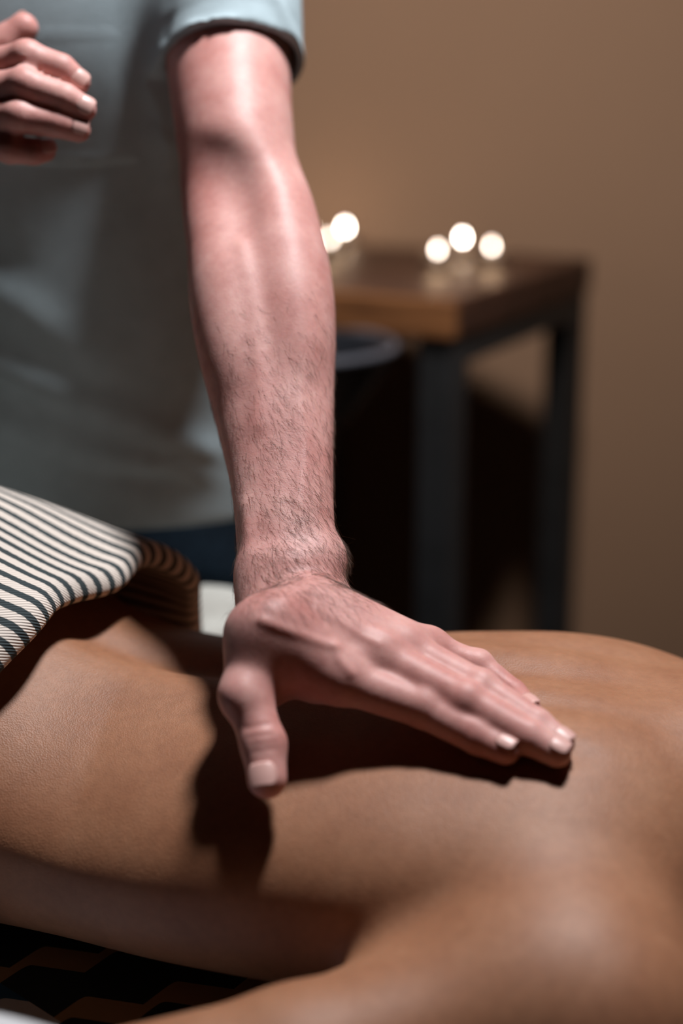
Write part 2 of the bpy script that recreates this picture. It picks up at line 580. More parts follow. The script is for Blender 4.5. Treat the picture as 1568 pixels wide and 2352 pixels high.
sheet = grid_mesh('sheet', P, M['print'], thick=0.002)
tag(sheet, 'dark sheet printed with tan zigzags under the lying person', 'sheet')

# ------------------------------------------------------------------ the person lying face down
TB = math.radians(12.0)
E1 = np.array([math.cos(TB), -math.sin(TB), 0]); E2 = np.array([math.sin(TB), math.cos(TB), 0])
O0 = np.array([0.0, 0.036, 0.0])
def loc(s, w, z):
    p = O0 + E1 * s + E2 * w
    return np.array([p[0], p[1], z])

ST = np.array([-0.50, -0.42, -0.33, -0.25, -0.17, -0.09, 0.0, 0.08, 0.15, 0.21, 0.26, 0.31])
SA = np.array([0.165, 0.172, 0.172, 0.162, 0.146, 0.140, 0.148, 0.160, 0.170, 0.170, 0.150, 0.10])
SN = np.array([0.165, 0.165, 0.158, 0.150, 0.152, 0.168, 0.182, 0.190, 0.186, 0.142, 0.095, 0.07])   # near side
SZ = np.array([0.880, 0.928, 0.943, 0.915, 0.874, 0.861, 0.869, 0.876, 0.875, 0.867, 0.853, 0.830])

def f_torso(X, Y, Z):
    dx, dy = X - O0[0], Y - O0[1]
    s = dx * E1[0] + dy * E1[1]
    w = dx * E2[0] + dy * E2[1]
    sc = np.clip(s, ST[0], ST[-1])
    A = np.where(w > 0, smooth_interp(sc, ST, SA), smooth_interp(sc, ST, SN)); T = smooth_interp(sc, ST, SZ)
    # furrow of the spine, muscles beside it, shoulder blades
    env = np.exp(-((s + 0.02) / 0.20)**4)
    T = T - 0.007 * env * np.exp(-(w / 0.016)**2) + 0.004 * env * np.exp(-((np.abs(w) - 0.036) / 0.024)**2)
    T = T + np.where(w > 0, 0.004, 0.007) * np.exp(-((s - 0.165) / 0.06)**2 - ((np.abs(w) - 0.095) / 0.045)**2)
    T = T - 0.004 * np.exp(-((s - 0.14) / 0.07)**2 - ((np.abs(w) - 0.052) / 0.012)**2)
    # cleft of the buttocks
    T = T - 0.02 * np.exp(-((s + 0.40) / 0.07)**2 - (w / 0.018)**2)
    B = ZT + 0.002
    zc = B + (T - B) * (0.46 + 0.05 * np.clip(-w / 0.06 + 0.5, 0, 1))
    bt = T - zc; bb = zc - B
    b = np.where(Z > zc, bt, bb)
    near = np.clip(-w / 0.06 + 0.5, 0, 1)
    pn = 2.14 - 0.54 * np.clip((-s - 0.05) / 0.09, 0, 1)
    p = np.where(Z > zc, 2.6 + (pn - 2.6) * near, 2.4 + 0.2 * near)
    k0 = (np.abs(w / A)**p + np.abs((Z - zc) / b)**p)**(1 / p)
    e = (k0 - 1) * np.minimum(A, b) * 0.9
    ex = np.abs(s - sc)
    return np.where(ex > 0, np.sqrt(np.maximum(e, 0)**2 + ex**2), e)

G = Field(axis((-1.32, -0.40, 0.008), (-0.40, -0.26, 0.004), (-0.26, 0.25, 0.0027), (0.25, 0.62, 0.006)),
          axis((-0.34, -0.16, 0.0035), (-0.16, 0.20, 0.003), (0.20, 0.38, 0.006)),
          axis((ZT - 0.02, 0.84, 0.004), (0.84, 0.885, 0.0025), (0.885, 0.98, 0.005)))
G.union(f_torso, (-0.75, -0.34, ZT), (0.36, 0.36, 0.97))
# legs
for sgn in (-1, 1):
    hip = loc(-0.42, sgn * 0.085, 0.785)
    knee = loc(-0.80, sgn * 0.078, 0.752)
    ank = np.array([-1.22, knee[1] - 0.02 + sgn * 0.01, 0.735])
    G.chain([hip, knee], [0.092, 0.058], 0.03)
    G.chain([knee, knee * 0.65 + ank * 0.35 + np.array([0, 0, 0.012]), ank], [0.055, 0.058, 0.035], 0.02)
    G.chain([ank, ank + np.array([-0.06, sgn * 0.02, 0.0])], [0.036, 0.03], 0.02)
# near arm lying along the body: shoulder cap, upper arm, elbow, forearm, hand
sh = np.array([0.130, -0.196, 0.752]); el = np.array([-0.150, -0.255, 0.732]); wr = np.array([-0.37, -0.250, 0.718])
G.cone(loc(0.18, -0.05, 0.785), sh, 0.056, 0.054, 0.05)
G.ball(sh, 0.056, 0.05)
G.cone(sh, sh * 0.45 + el * 0.55, 0.054, 0.044, 0.035)
G.cone(sh * 0.45 + el * 0.55, el, 0.044, 0.038, 0.012)
G.chain([el, el * 0.7 + wr * 0.3, wr], [0.039, 0.040, 0.026], 0.015)
hand_base = wr + np.array([-0.05, 0.0, -0.006])
G.cone(wr, hand_base, 0.024, 0.02, 0.015)
for i, dy in enumerate((-0.03, -0.01, 0.01, 0.03)):
    a = hand_base + np.array([-0.03, dy, -0.002]); bq = a + np.array([-0.045 - 0.008 * (i in (1, 2)), dy * 0.2, -0.004]); c = bq + np.array([-0.03, 0, -0.004])
    G.chain([wr + np.array([-0.02, dy * 0.5, -0.004]), a, bq, c], [0.014, 0.012, 0.009, 0.007], 0.006)
G.chain([wr + np.array([-0.02, 0.015, -0.006]), wr + np.array([-0.06, 0.05, -0.012]), wr + np.array([-0.09, 0.062, -0.016])], [0.014, 0.011, 0.008], 0.006)
# far arm tucked along the other side
fs = loc(0.18, 0.160, 0.752); fe = np.array([-0.10, 0.262, 0.735]); fw = np.array([-0.34, 0.285, 0.722])
G.ball(fs, 0.062, 0.05)
G.chain([fs, fe], [0.056, 0.040], 0.04)
G.chain([fe, fw], [0.041, 0.025], 0.015)
G.chain([fw, fw + np.array([-0.08, 0.0, -0.006]), fw + np.array([-0.15, 0.0, -0.008])], [0.024, 0.019, 0.010], 0.012)
# neck and head, face down
nk = loc(0.27, 0.0, 0.80); hd = loc(0.42, 0.0, 0.795)
G.cone(nk, loc(0.36, 0.0, 0.80), 0.066, 0.056, 0.05)
G.ell(hd + np.array([0.01, 0, 0.005]), (0.10, 0.076, 0.088), np.array([E1, E2, [0, 0, 1]]), 0.02)
G.ell(hd + np.array([-0.02, 0, -0.04]), (0.07, 0.058, 0.055), np.array([E1, E2, [0, 0, 1]]), 0.02)
for sgn in (-1, 1):
    G.ell(hd + E2 * sgn * 0.078 + E1 * -0.005 + np.array([0, 0, -0.005]), (0.03, 0.008, 0.018), np.array([E1, E2, [0, 0, 1]]), 0.004)
# dent where the fingertips press
G.ell(at_z(1290, 1722, 0.873), (0.016, 0.010, 0.004), None, 0.012, cut=True)
me, cv, cq = G.mesh('lying_person', 2)
del G
client = link_mesh('person', me, M['skin_client'])
tag(client, 'person lying face down with bare back and one arm at the side', 'person')
# hair of the lying person: a close cap round the back of the head
H = Field(axis((hd[0] - 0.15, hd[0] + 0.15, 0.006)), axis((hd[1] - 0.13, hd[1] + 0.13, 0.006)), axis((0.70, 0.93, 0.006)))
H.ell(hd + np.array([0.012, 0, 0.012]), (0.108, 0.084, 0.092), np.array([E1, E2, [0, 0, 1]]))
H.cut(lambda X, Y, Z: (Z - 0.785) + 0 * X + 0 * Y, hd - 0.2, hd + 0.2)
me, _, _ = H.mesh('hair', 1)
link_mesh('hair', me, M['scalp_hair'], client)

# ------------------------------------------------------------------ the person giving the massage (standing behind the table)
SHO = np.array([-0.097, 0.410, 1.390])       # shoulder of the straight arm
fld = Field(axis((-0.74, -0.36, 0.005), (-0.36, -0.13, 0.0025), (-0.13, 0.16, 0.00125), (0.16, 0.19, 0.003)),
            axis((-0.17, 0.035, 0.00125), (0.035, 0.31, 0.0025), (0.31, 0.66, 0.006)),
            axis((0.84, 0.965, 0.00125), (0.965, 1.30, 0.0025), (1.30, 1.84, 0.006)))
def dist_at(py):
    return 1.155 - (py - 500) / 850 * 0.15 if py > 500 else 1.155 + (500 - py) / 750 * 0.135
# torso core and neck
def tube_z(st, p=2.0, grow=0.0):
    zs = np.array([a[0] for a in st])
    def fn(X, Y, Z):
        zc = np.clip(Z, zs[0], zs[-1])
        cx, cy, A, B = (smooth_interp(zc, zs, [a[i] for a in st]) for i in (1, 2, 3, 4))
        A = A + grow; B = B + grow
        k0 = (np.abs((X - cx) / A)**p + np.abs((Y - cy) / B)**p)**(1 / p)
        e = (k0 - 1) * np.minimum(A, B) * 0.95
        ex = np.abs(Z - zc)
        return np.where(ex > 0, np.sqrt(np.maximum(e, 0)**2 + ex**2), e)
    return fn
TOR = [(0.84, -0.225, 0.545, 0.178, 0.118), (0.92, -0.228, 0.535, 0.172, 0.122), (1.02, -0.235, 0.512, 0.166, 0.124), (1.15, -0.243, 0.475, 0.172, 0.122),
       (1.28, -0.250, 0.440, 0.180, 0.112), (1.38, -0.252, 0.425, 0.165, 0.088), (1.45, -0.252, 0.42, 0.085, 0.062)]
fld.union(tube_z(TOR, 2.2, -0.012), (-0.45, 0.28, 0.86), (-0.03, 0.66, 1.47))
fld.chain([(-0.25, 0.42, 1.41), (-0.245, 0.375, 1.53)], [0.066, 0.060], 0.05)
fld.ball(SHO, 0.056, 0.05)
SHR = np.array([-0.405, 0.415, 1.385])
fld.ball(SHR, 0.056, 0.05)
# head bowed towards the hands
hc = np.array([-0.240, 0.330, 1.625])
tilt = math.radians(32)
HF = np.array([0.10, -math.cos(tilt), -math.sin(tilt)]); HF /= np.linalg.norm(HF)       # face direction
HR = np.cross(HF, [0, 0, 1.0]); HR /= np.linalg.norm(HR)
HU = np.cross(HR, HF)
HM = np.array([HF, HR, HU])
def hp(a, b, c):
    return hc + HF * a + HR * b + HU * c
fld.ell(hp(-0.01, 0, 0.03), (0.098, 0.076, 0.088), HM, 0.03)
fld.ell(hp(0.03, 0, -0.045), (0.066, 0.063, 0.074), HM, 0.04)
fld.ball(hp(0.068, 0, -0.098), 0.022, 0.03)
fld.cone(hp(0.088, 0, 0.018), hp(0.112, 0, -0.028), 0.008, 0.0125, 0.012)
for sg in (-1, 1):
    fld.ball(hp(0.106, sg * 0.011, -0.032), 0.008, 0.008)
    fld.ell(hp(0.098, sg * 0.032, 0.012), (0.016, 0.017, 0.011), HM, 0.012, cut=True)
    fld.ball(hp(0.075, sg * 0.032, 0.012), 0.0125, 0.002)
    fld.ell(hp(-0.005, sg * 0.076, -0.008), (0.019, 0.007, 0.032), HM, 0.006)
    fld.cone(hp(0.094, sg * 0.012, 0.034), hp(0.078, sg * 0.05, 0.032), 0.007, 0.006, 0.012)
fld.ell(hp(0.088, 0, -0.060), (0.011, 0.024, 0.006), HM, 0.008)
fld.ell(hp(0.086, 0, -0.072), (0.011, 0.020, 0.006), HM, 0.008)
# upper arm
UA = [(-60, 520, 300), (150, 525, 284), (300, 539, 268), (400, 552, 262), (480, 564, 262), (540, 574, 244), (600, 586, 190)]
cs = [at_d(cx, py, dist_at(py)) for py, cx, w in UA]
ru = [w / FPX * dist_at(py) / 2 for py, cx, w in UA]
fn, lo, hi, fr_u = f_tube(cs, RX, ru, [r * 0.98 for r in ru], 2.1)
fld.union(fn, lo, hi, 0.03)
fld.cone(SHO, cs[0], 0.056, ru[0], 0.03)
# forearm: widest below the elbow, tapering to a broad flat wrist
FA = [(420, 556, 205, .80), (480, 566, 245, .86), (540, 577, 268, .88), (620, 593, 294, .84), (700, 602, 309, .80), (800, 613, 306, .76), (900, 624, 288, .74), (1000, 636, 262, .72),
      (1100, 647, 238, .70), (1200, 654, 228, .68), (1280, 660, 230, .64), (1350, 665, 226, .56), (1430, 672, 205, .42)]
cs = [at_d(cx, py, dist_at(py)) for py, cx, w, fl in FA]
ru = [w / FPX * dist_at(py) / 2 for py, cx, w, fl in FA]
fn, lo, hi, fr_f = f_tube(cs, RX, ru, [r * a[3] for r, a in zip(ru, FA)], 2.25)
fld.union(fn, lo, hi, 0.022)
fd, fu, fv = fr_f
if fv[1] > 0: fv = -fv                       # the side of the forearm that faces the room
def on_arm(px, py, lift=0.0):
    """a point on the front of the forearm below pixel column px at height py, raised by lift."""
    c = np.array([np.interp(py, [a[0] for a in FA], [p[i] for p in cs]) for i in range(3)])
    r = np.interp(py, [a[0] for a in FA], ru); fl = np.interp(py, [a[0] for a in FA], [a[3] for a in FA])
    x = (px - np.interp(py, [a[0] for a in FA], [a[1] for a in FA])) / FPX * dist_at(py)
    q = max(0.0, 1 - abs(x / r)**2.25)**(1 / 2.25)
    return c + fu * x * np.sign(fu[0]) + fv * (r * fl * q + lift)
# biceps, hollow of the elbow, heads of the forearm muscles
bd, bu, bv = fr_u
if bv[1] > 0: bv = -bv
BM = np.array([bd, bu, bv])
fld.ell(at_d(536, 335, 1.192) + bv * 0.023, (0.085, 0.033, 0.033), BM, 0.02)
fld.ell(at_d(500, 535, 1.147) + bv * 0.046, (0.040, 0.028, 0.016), BM, 0.03, cut=True)
FM = np.array([fd, fu, fv])
fld.ell(on_arm(665, 660, -0.020), (0.085, 0.024, 0.026), FM, 0.02)
fld.ell(on_arm(520, 690, -0.018), (0.075, 0.020, 0.022), FM, 0.02)
# tendons and veins of the forearm
fld.ridge([on_arm(560, 640), on_arm(585, 760), on_arm(600, 900), on_arm(595, 1020)], 0.0014, 0.006)
fld.ridge([on_arm(640, 730), on_arm(690, 800), on_arm(715, 850)], 0.0012, 0.004)
fld.ridge([on_arm(700, 850), on_arm(690, 960), on_arm(705, 1080), on_arm(690, 1200)], 0.0010, 0.005)
fld.ridge([on_arm(570, 1180), on_arm(575, 1280), on_arm(590, 1340)], 0.0016, 0.006)
fld.ball(at_d(746, 1285, 1.018), 0.0118, 0.014)        # head of the ulna

def at_lift(px, py, h):
    """the point seen at (px, py) that floats h above the skin of the lying person."""
    d = ray(px, py)
    t = np.linspace(0.75, 1.25, 1200)
    Pp = CAM[None] + t[:, None] * d[None]
    v = f_torso(Pp[:, 0], Pp[:, 1], Pp[:, 2]) - h
    i = int(np.argmax(v < 0))
    return Pp[i]

# the hand pressed on the back: joints (pixel column, row, height above the skin) and radii
HANDJ = {
    'index': ([(640, 1425, None), (790, 1562, .034), (974, 1626, .019), (1100, 1692, .0105), (1160, 1722, .0080)], [.014, .0142, .0124, .0110, .0090]),
    'middle': ([(668, 1405, None), (872, 1512, .037), (1070, 1612, .021), (1215, 1694, .0105), (1278, 1729, .0078)], [.014, .0136, .0118, .0105, .0088]),
    'ring': ([(700, 1395, None), (930, 1492, .034), (1103, 1581, .020), (1232, 1664, .0100), (1288, 1706, .0074)], [.014, .0128, .0110, .0098, .0083]),
    'pinky': ([(730, 1385, None), (985, 1492, .025), (1097, 1530, .017), (1178, 1592, .0090), (1216, 1627, .0064)], [.013, .0114, .0097, .0084, .0071]),
}
wrist = at_d(665, 1352, 1.003)
for a, b, ra, rb in (((602, 1440, .934), (688, 1526, .910), .0140, .0125), ((640, 1440, .930), (745, 1545, .905), .0150, .0130), ((596, 1470, .925), (640, 1540, .906), .0125, .0100)):
    fld.cone(at_z(*a), at_z(*b), ra, rb, 0.016)
fld.cone(at_d(608, 1325, 1.006), at_d(618, 1420, .987), 0.0165, 0.0175, 0.012)
fld.cone(at_d(708, 1325, 1.008), at_d(738, 1400, 1.0), 0.0165, 0.0165, 0.012)
fld.cone(at_d(658, 1325, 1.005), at_d(672, 1420, .990), 0.0190, 0.0175, 0.012)
JP = {}
for nm, (pts, rs) in HANDJ.items():
    p = [at_z(a[0], a[1], 0.936) if a[2] is None else at_lift(*a) for a in pts]
    JP[nm] = p
    fld.cone(p[0], p[1], rs[0], rs[1], 0.016)
# flesh of the palm and the outer edge of the hand
fld.cone(at_z(760, 1400, .922), at_lift(965, 1492, .018), 0.014, 0.011, 0.012)
fld.cone(at_z(690, 1470, .908), at_lift(850, 1560, .022), 0.014, 0.012, 0.02)
fld.cone(at_z(620, 1480, .915), at_lift(720, 1562, .028), 0.016, 0.012, 0.02)
for nm, (pts, rs) in HANDJ.items():
    p = JP[nm]
    F2 = Field  # fingers stay apart: a small blend only at the root
    for i in (1, 2, 3):
        fld.cone(p[i], p[i + 1], rs[i], rs[i + 1], 0.0022 if i > 1 else 0.004)
# thumb: ball of the thumb, two joints, broad tip
T0, T1, T2, T3 = at_z(590, 1460, .926), at_z(565, 1592, .8985), at_z(605, 1710, .8755), at_z(613, 1788, .8600)
JP['thumb'] = [T0, T1, T2, T3]
fld.cone(T0, T1, 0.0180, 0.0142, 0.016)
fld.cone(at_z(640, 1470, .917), at_lift(590, 1572, .034), 0.016, 0.012, 0.018)
fld.cone(at_lift(690, 1505, .030), at_lift(600, 1592, .026), 0.008, 0.007, 0.02)   # web
fld.cone(T1, T2, 0.0142, 0.0130, 0.008)
fld.cone(T2, T3, 0.0132, 0.0118, 0.005)
fld.ball(at_z(550, 1602, .899), 0.009, 0.012)
# knuckles, tendons and veins on the back of the hand
for nm, h in (('index', .002), ('middle', .0025), ('ring', .002), ('pinky', .0015)):
    p = JP[nm]; r = HANDJ[nm][1]
    up = np.array([0, -0.25, 0.97])
    fld.ball(p[1] + up * 0.0025, r[1] + 0.0005, 0.008)
    fld.ball(p[2] + up * 0.0016, r[2] - 0.0004, 0.004)
    fld.ridge([p[0] * 0.7 + p[1] * 0.3 + up * r[0], p[1] + up * (r[1] + 0.002)], 0.0009, 0.0046)
    fld.ridge([p[3] + up * r[3] + RX * -0.004, p[3] + up * r[3] + RX * 0.004], 0.0004, 0.003)
def top_of(px, py):
    """first point of the hand's surface seen at (px, py)."""
    d = ray(px, py)
    best = None
    for t in np.linspace(0.86, 1.06, 400):
        q = CAM + d * t
        ii = [min(int(np.searchsorted(a, v)), len(a) - 1) for a, v in zip(fld.ax, q)]
        if fld.D[ii[0], ii[1], ii[2]] < 0:
            return q
    return CAM + d
for pts, amp, w in (([(600, 1425), (640, 1440), (690, 1458), (740, 1476), (772, 1484)], 0.0014, 0.0030), ([(772, 1484), (778, 1512), (805, 1545)], 0.0016, 0.0028),
                    ([(730, 1400), (800, 1440), (870, 1478)], 0.0008, 0.0028), ([(860, 1440), (900, 1465), (960, 1500)], .0007, .0025)):
    fld.ridge([top_of(*q) for q in pts], amp, w)
# folds of skin over the thumb's end joint
for k, (px, py) in enumerate(((590, 1668), (598, 1690), (604, 1706), (606, 1722))):
    fld.ridge([top_of(px - 26, py + 5), top_of(px, py), top_of(px + 26, py - 3)], -0.0008, 0.0017)

# the other arm, bent, with the hand held before the chest
EL = np.array([-0.565, 0.36, 1.135]); WR2 = at_d(-215, 235, 1.15)
fld.chain([SHR, SHR * 0.5 + EL * 0.5, EL], [0.054, 0.050, 0.042], 0.03)
fld.chain([EL, EL * 0.7 + WR2 * 0.3, WR2], [0.043, 0.046, 0.030], 0.02)
HAND2 = {
    'index': ([(-75, 165, 1.135), (62, 132, 1.118), (140, 158, 1.118), (178, 188, 1.122)], [.0128, .0118, .0108, .0095], []),
    'middle': ([(-80, 215, 1.125), (55, 195, 1.108), (148, 226, 1.108), (192, 250, 1.112)], [.0128, .0118, .0108, .0095], []),
    'ring': ([(-75, 265, 1.125), (42, 268, 1.108), (130, 283, 1.110), (180, 298, 1.114)], [.0125, .0115, .0104, .0092], []),
    'pinky': ([(-70, 310, 1.130), (22, 342, 1.116), (78, 350, 1.118), (103, 347, 1.122)], [.0115, .0102, .0092, .0082], []),
}
for nm, (pts, rs, _) in HAND2.items():
    p = [at_d(*a) for a in pts]
    fld.cone(WR2, p[0], 0.020, rs[0], 0.02)
for nm, (pts, rs, _) in HAND2.items():
    p = [at_d(*a) for a in pts]
    JP['far_' + nm] = p
    fld.chain(p, rs, 0.002)
    fld.ball(p[1] + np.array([0, -.002, .001]), rs[1], 0.004)
p = [at_d(-190, 215, 1.15), at_d(-70, 150, 1.165), at_d(12, 100, 1.165), at_d(54, 64, 1.162)]
JP['far_thumb'] = p
fld.chain(p, [.017, .0140, .0128, .0112], 0.006, 0.02)

me, mv, mq = fld.mesh('standing_person', 2)
del fld
man = link_mesh('person', me, M['skin_man'])
tag(man, 'person standing in pale shirt and jeans pressing one hand on the back', 'person')

# hair of the forearm and wrist: fine tapering strands lying along the arm
vn = np.zeros(len(mv) * 3, np.float32); me.vertices.foreach_get('normal', vn); vn = vn.reshape(-1, 3).astype(float)
rel = mv - CAM
dd = rel @ FW
sx = 784 + FPX * (rel @ RX) / dd; sy = 1176 - FPX * (rel @ UP) / dd
arm = (mv[:, 0] > -0.13) & (mv[:, 0] < 0.06) & (sx > 430) & (sx < 860) & (sy > 640) & (sy < 1440) & (vn @ fv > -0.75)
dens = np.interp(sy, [640, 780, 950, 1150, 1330, 1400, 1440], [0, .25, .75, 1, .9, .35, 0]) * arm
dens *= 0.55 + 0.45 * (vn @ fu * np.sign(fu[0]) > -0.2)
dens *= np.clip(1.1 - 0.6 * np.abs(np.sin(sx * 0.021 + sy * 0.009)), 0.3, 1)
ids = rng.choice(len(mv), 6500, replace=True, p=dens / dens.sum())
HV, HQ = [], []
flow0 = fd + RX * 0.55
for n_, i in enumerate(ids):
    nrm = vn[i]; jit = rng.normal(0, 0.0016, 3); root = mv[i] - nrm * 0.0003 + jit - nrm * (jit @ nrm)
    fl_ = flow0 + RX * rng.normal(0.1, 0.35) + fd * rng.normal(0, .15)
    fl_ = fl_ - nrm * (fl_ @ nrm); fl_ /= np.linalg.norm(fl_)
    L = rng.uniform(0.007, 0.016)
    bend = rng.normal(0, 0.35); sidev = np.cross(nrm, fl_)
    w0 = rng.uniform(0.00005, 0.000105)
    b0 = len(HV)
    for k in range(5):
        t = k / 4
        q = root + fl_ * L * t + sidev * bend * L * t * t + nrm * (0.0009 * math.sin(math.pi * min(1, t * 0.75)) * rng.uniform(.6, 2.2) if k else 0)
        w = w0 * (1 - 0.85 * t)
        for a in (0, 2.094, 4.189):
            HV.append(q + sidev * w * math.cos(a) + nrm * w * math.sin(a))
    for k in range(4):
        for a in range(3):
            c = (a + 1) % 3
            HQ.append((b0 + k * 3 + a, b0 + k * 3 + c, b0 + k * 3 + 3 + c, b0 + k * 3 + 3 + a))
o = link_mesh('arm_hair', mesh_np('arm_hair', np.array(HV), np.array(HQ)), M['hair'], man)
o['kind'] = 'stuff'

# finger nails: small curved plates on the backs of the fingertips
def nail(tip, prev, up, r, length, width):
    t = V3(tip) - V3(prev); t /= np.linalg.norm(t)
    up = V3(up) - t * (V3(up) @ t); up /= np.linalg.norm(up)
    sd = np.cross(t, up)
    nu, nv = 9, 9
    Pn = np.zeros((nu, nv, 3))
    for i, u in enumerate(np.linspace(-1, 1, nu)):
        for j, v in enumerate(np.linspace(-1, 1, nv)):
            wd = width / 2 * (1 - 0.35 * max(0, abs(u) - 0.45)**1.5 / 0.55**1.5)
            a = v * wd / r * 1.0
            rr = r * (1.02 - 0.05 * u * u + 0.015)
            Pn[i, j] = V3(tip) + t * (u * length / 2 + 0.0005) + up * (rr * math.cos(a)) + sd * (rr * math.sin(a))
    return grid_mesh('fingernail', Pn, M['nail'], man, thick=0.0008)

UPH = np.array([0.05, -0.35, 0.93])
for nm, r in (('index', .0088), ('middle', .0086), ('ring', .0082), ('pinky', .0070)):
    nail(JP[nm][4], JP[nm][3], UPH, r + 0.0002, 0.0115, r * 1.5)
nail(JP['thumb'][3] + np.array([0, -0.002, 0]), JP['thumb'][2], (-0.25, -0.45, 0.85), 0.0119, 0.0150, 0.0175)
for nm, r in (('far_index', .0095), ('far_middle', .0095), ('far_ring', .0092), ('far_pinky', .0082)):
    nail(JP[nm][3], JP[nm][2], (0.1, -0.85, 0.5), r, 0.011, r * 1.5)
nail(JP['far_thumb'][3], JP['far_thumb'][2], (-0.2, 0.8, 0.5), .0112, 0.014, .015)

# hair of the head
H = Field(axis((hc[0] - 0.16, hc[0] + 0.16, 0.006)), axis((hc[1] - 0.16, hc[1] + 0.16, 0.006)), axis((hc[2] - 0.16, hc[2] + 0.17, 0.006)))
H.ell(hp(-0.016, 0, 0.036), (0.104, 0.084, 0.094), HM)
def hairline(X, Y, Z):
    a = (X - hc[0]) * HF[0] + (Y - hc[1]) * HF[1] + (Z - hc[2]) * HF[2]
    c = (X - hc[0]) * HU[0] + (Y - hc[1]) * HU[1] + (Z - hc[2]) * HU[2]
    return np.maximum((c - 0.055 - (0.0 - a) * 0.75), -0.2)
H.cut(hairline, hc - 0.2, hc + 0.2, 0.01)
me, _, _ = H.mesh('hair', 1)
link_mesh('hair', me, M['scalp_hair'], man)
del H

# ------------------------------------------------------------------ shirt and jeans (parts of the standing person)
fs_ = Field(axis((-0.56, -0.20, 0.0035), (-0.20, 0.02, 0.002)), axis((0.22, 0.45, 0.0022), (0.45, 0.70, 0.0045)), axis((0.82, 1.21, 0.0035), (1.21, 1.42, 0.0021), (1.42, 1.52, 0.004)))
SHT = [(0.835, -0.222, 0.520, 0.196, 0.152), (0.90, -0.225, 0.512, 0.192, 0.156), (1.02, -0.232, 0.495, 0.184, 0.152), (1.15, -0.241, 0.472, 0.186, 0.138),
       (1.28, -0.249, 0.440, 0.190, 0.123), (1.38, -0.252, 0.427, 0.172, 0.096), (1.45, -0.252, 0.42, 0.092, 0.070)]
fs_.union(tube_z(SHT, 2.2), (-0.45, 0.24, 0.84), (0.0, 0.69, 1.46))
HEM = at_d(532, 152, 1.222)                    # middle of the sleeve opening
ad = HEM - SHO; ad /= np.linalg.norm(ad)
fs_.ball(SHO + np.array([0.004, 0, 0.002]), 0.062, 0.05)
fs_.cone(SHO, HEM, 0.061, 0.0565, 0.035)
EH = SHR * 0.55 + EL * 0.45
fs_.ball(SHR, 0.062, 0.05)
fs_.cone(SHR, EH, 0.061, 0.058, 0.035)
# soft folds of the cloth
for pts, amp, w in (
    ([at_d(392, 52, 1.17), at_d(470, 42, 1.16), at_d(560, 24, 1.16), at_d(640, 2, 1.17)], 0.006, 0.007),
    ([at_d(440, 78, 1.17), at_d(520, 62, 1.16), at_d(600, 66, 1.16), at_d(668, 92, 1.18)], 0.005, 0.007),
    ([at_d(640, -60, 1.18), at_d(655, 40, 1.19), at_d(672, 120, 1.20)], 0.005, 0.008),
    ([at_d(420, 20, 1.20), at_d(400, 90, 1.20)], -0.004, 0.008)):
    fs_.ridge(pts, amp, w)
for (x0, z0, x1, z1, amp, w) in ((-0.34, 1.04, -0.10, 0.93, .006, .014), (-0.30, 0.97, -0.08, 0.90, .005, .012), (-0.40, 1.16, -0.20, 1.02, .005, .018),
                                 (-0.14, 1.20, -0.09, 1.00, .005, .016), (-0.36, 1.24, -0.28, 1.10, -.004, .02), (-0.22, 0.92, -0.06, 0.905, -.004, .010)):
    ys = [np.interp(z, [a[0] for a in SHT], [a[2] - a[4] for a in SHT]) + 0.012 for z in (z0, z1)]
    fs_.ridge([(x0, ys[0], z0), ((x0 + x1) / 2, (ys[0] + ys[1]) / 2 - 0.008, (z0 + z1) / 2), (x1, ys[1], z1)], amp, w)
# stitched hems
def ring(c, d, r, n=20):
    a = np.cross(d, [0, 1.0, 0.2]); a /= np.linalg.norm(a); b = np.cross(d, a)
    return [c + a * r * math.cos(t) + b * r * math.sin(t) for t in np.linspace(0, 2 * math.pi, n)]
fs_.ridge(ring(HEM - ad * 0.020, ad, 0.0575), -0.0006, 0.005)
fs_.ridge(ring(HEM - ad * 0.004, ad, 0.0575), 0.0008, 0.005)
# openings: sleeves, bottom hem, neck
trunk = tube_z(SHT, 2.2)
def outside(fn):
    return lambda X, Y, Z: np.maximum(fn(X, Y, Z), 0.006 - trunk(X, Y, Z))
fs_.cut(outside(f_cone(HEM - ad * 0.045, HEM + ad * 0.05, 0.0515, 0.0515)), HEM - 0.12, HEM + 0.12)
def below(c, d):
    return lambda X, Y, Z: -((X - c[0]) * d[0] + (Y - c[1]) * d[1] + (Z - c[2]) * d[2])
def sleeve_end(c, d, R):
    pl = below(c, d); ro = f_cone(c, c + d * 0.10, R, R)
    return lambda X, Y, Z: np.maximum(pl(X, Y, Z), ro(X, Y, Z))
fs_.cut(outside(sleeve_end(HEM, ad, 0.07)), HEM - 0.1, HEM + 0.2)
adr = EH - SHR; adr /= np.linalg.norm(adr)
fs_.cut(outside(f_cone(EH - adr * 0.03, EH + adr * 0.06, 0.053, 0.053)), EH - 0.12, EH + 0.12)
fs_.cut(outside(sleeve_end(EH, adr, 0.07)), EH - 0.1, EH + 0.2)
inner = tube_z(SHT, 2.2, -0.008)
fs_.cut(lambda X, Y, Z: np.maximum(inner(X, Y, Z), Z - 0.905 + 0 * X), (-0.45, 0.33, 0.80), (0.0, 0.69, 0.91))
fs_.cut(lambda X, Y, Z: (Z - 0.866) + 0 * X + 0 * Y, (-0.5, 0.3, 0.80), (0.02, 0.69, 0.866))
fs_.cut(f_cone(V3((-0.25, 0.42, 1.41)), V3((-0.245, 0.36, 1.56)), 0.072, 0.070), (-0.33, 0.28, 1.41), (-0.16, 0.5, 1.6), 0.008)
me, _, _ = fs_.mesh('shirt', 2)
del fs_
shirt = link_mesh('shirt', me, M['shirt'], man)
shirt['label'] = 'pale sage short sleeved shirt'

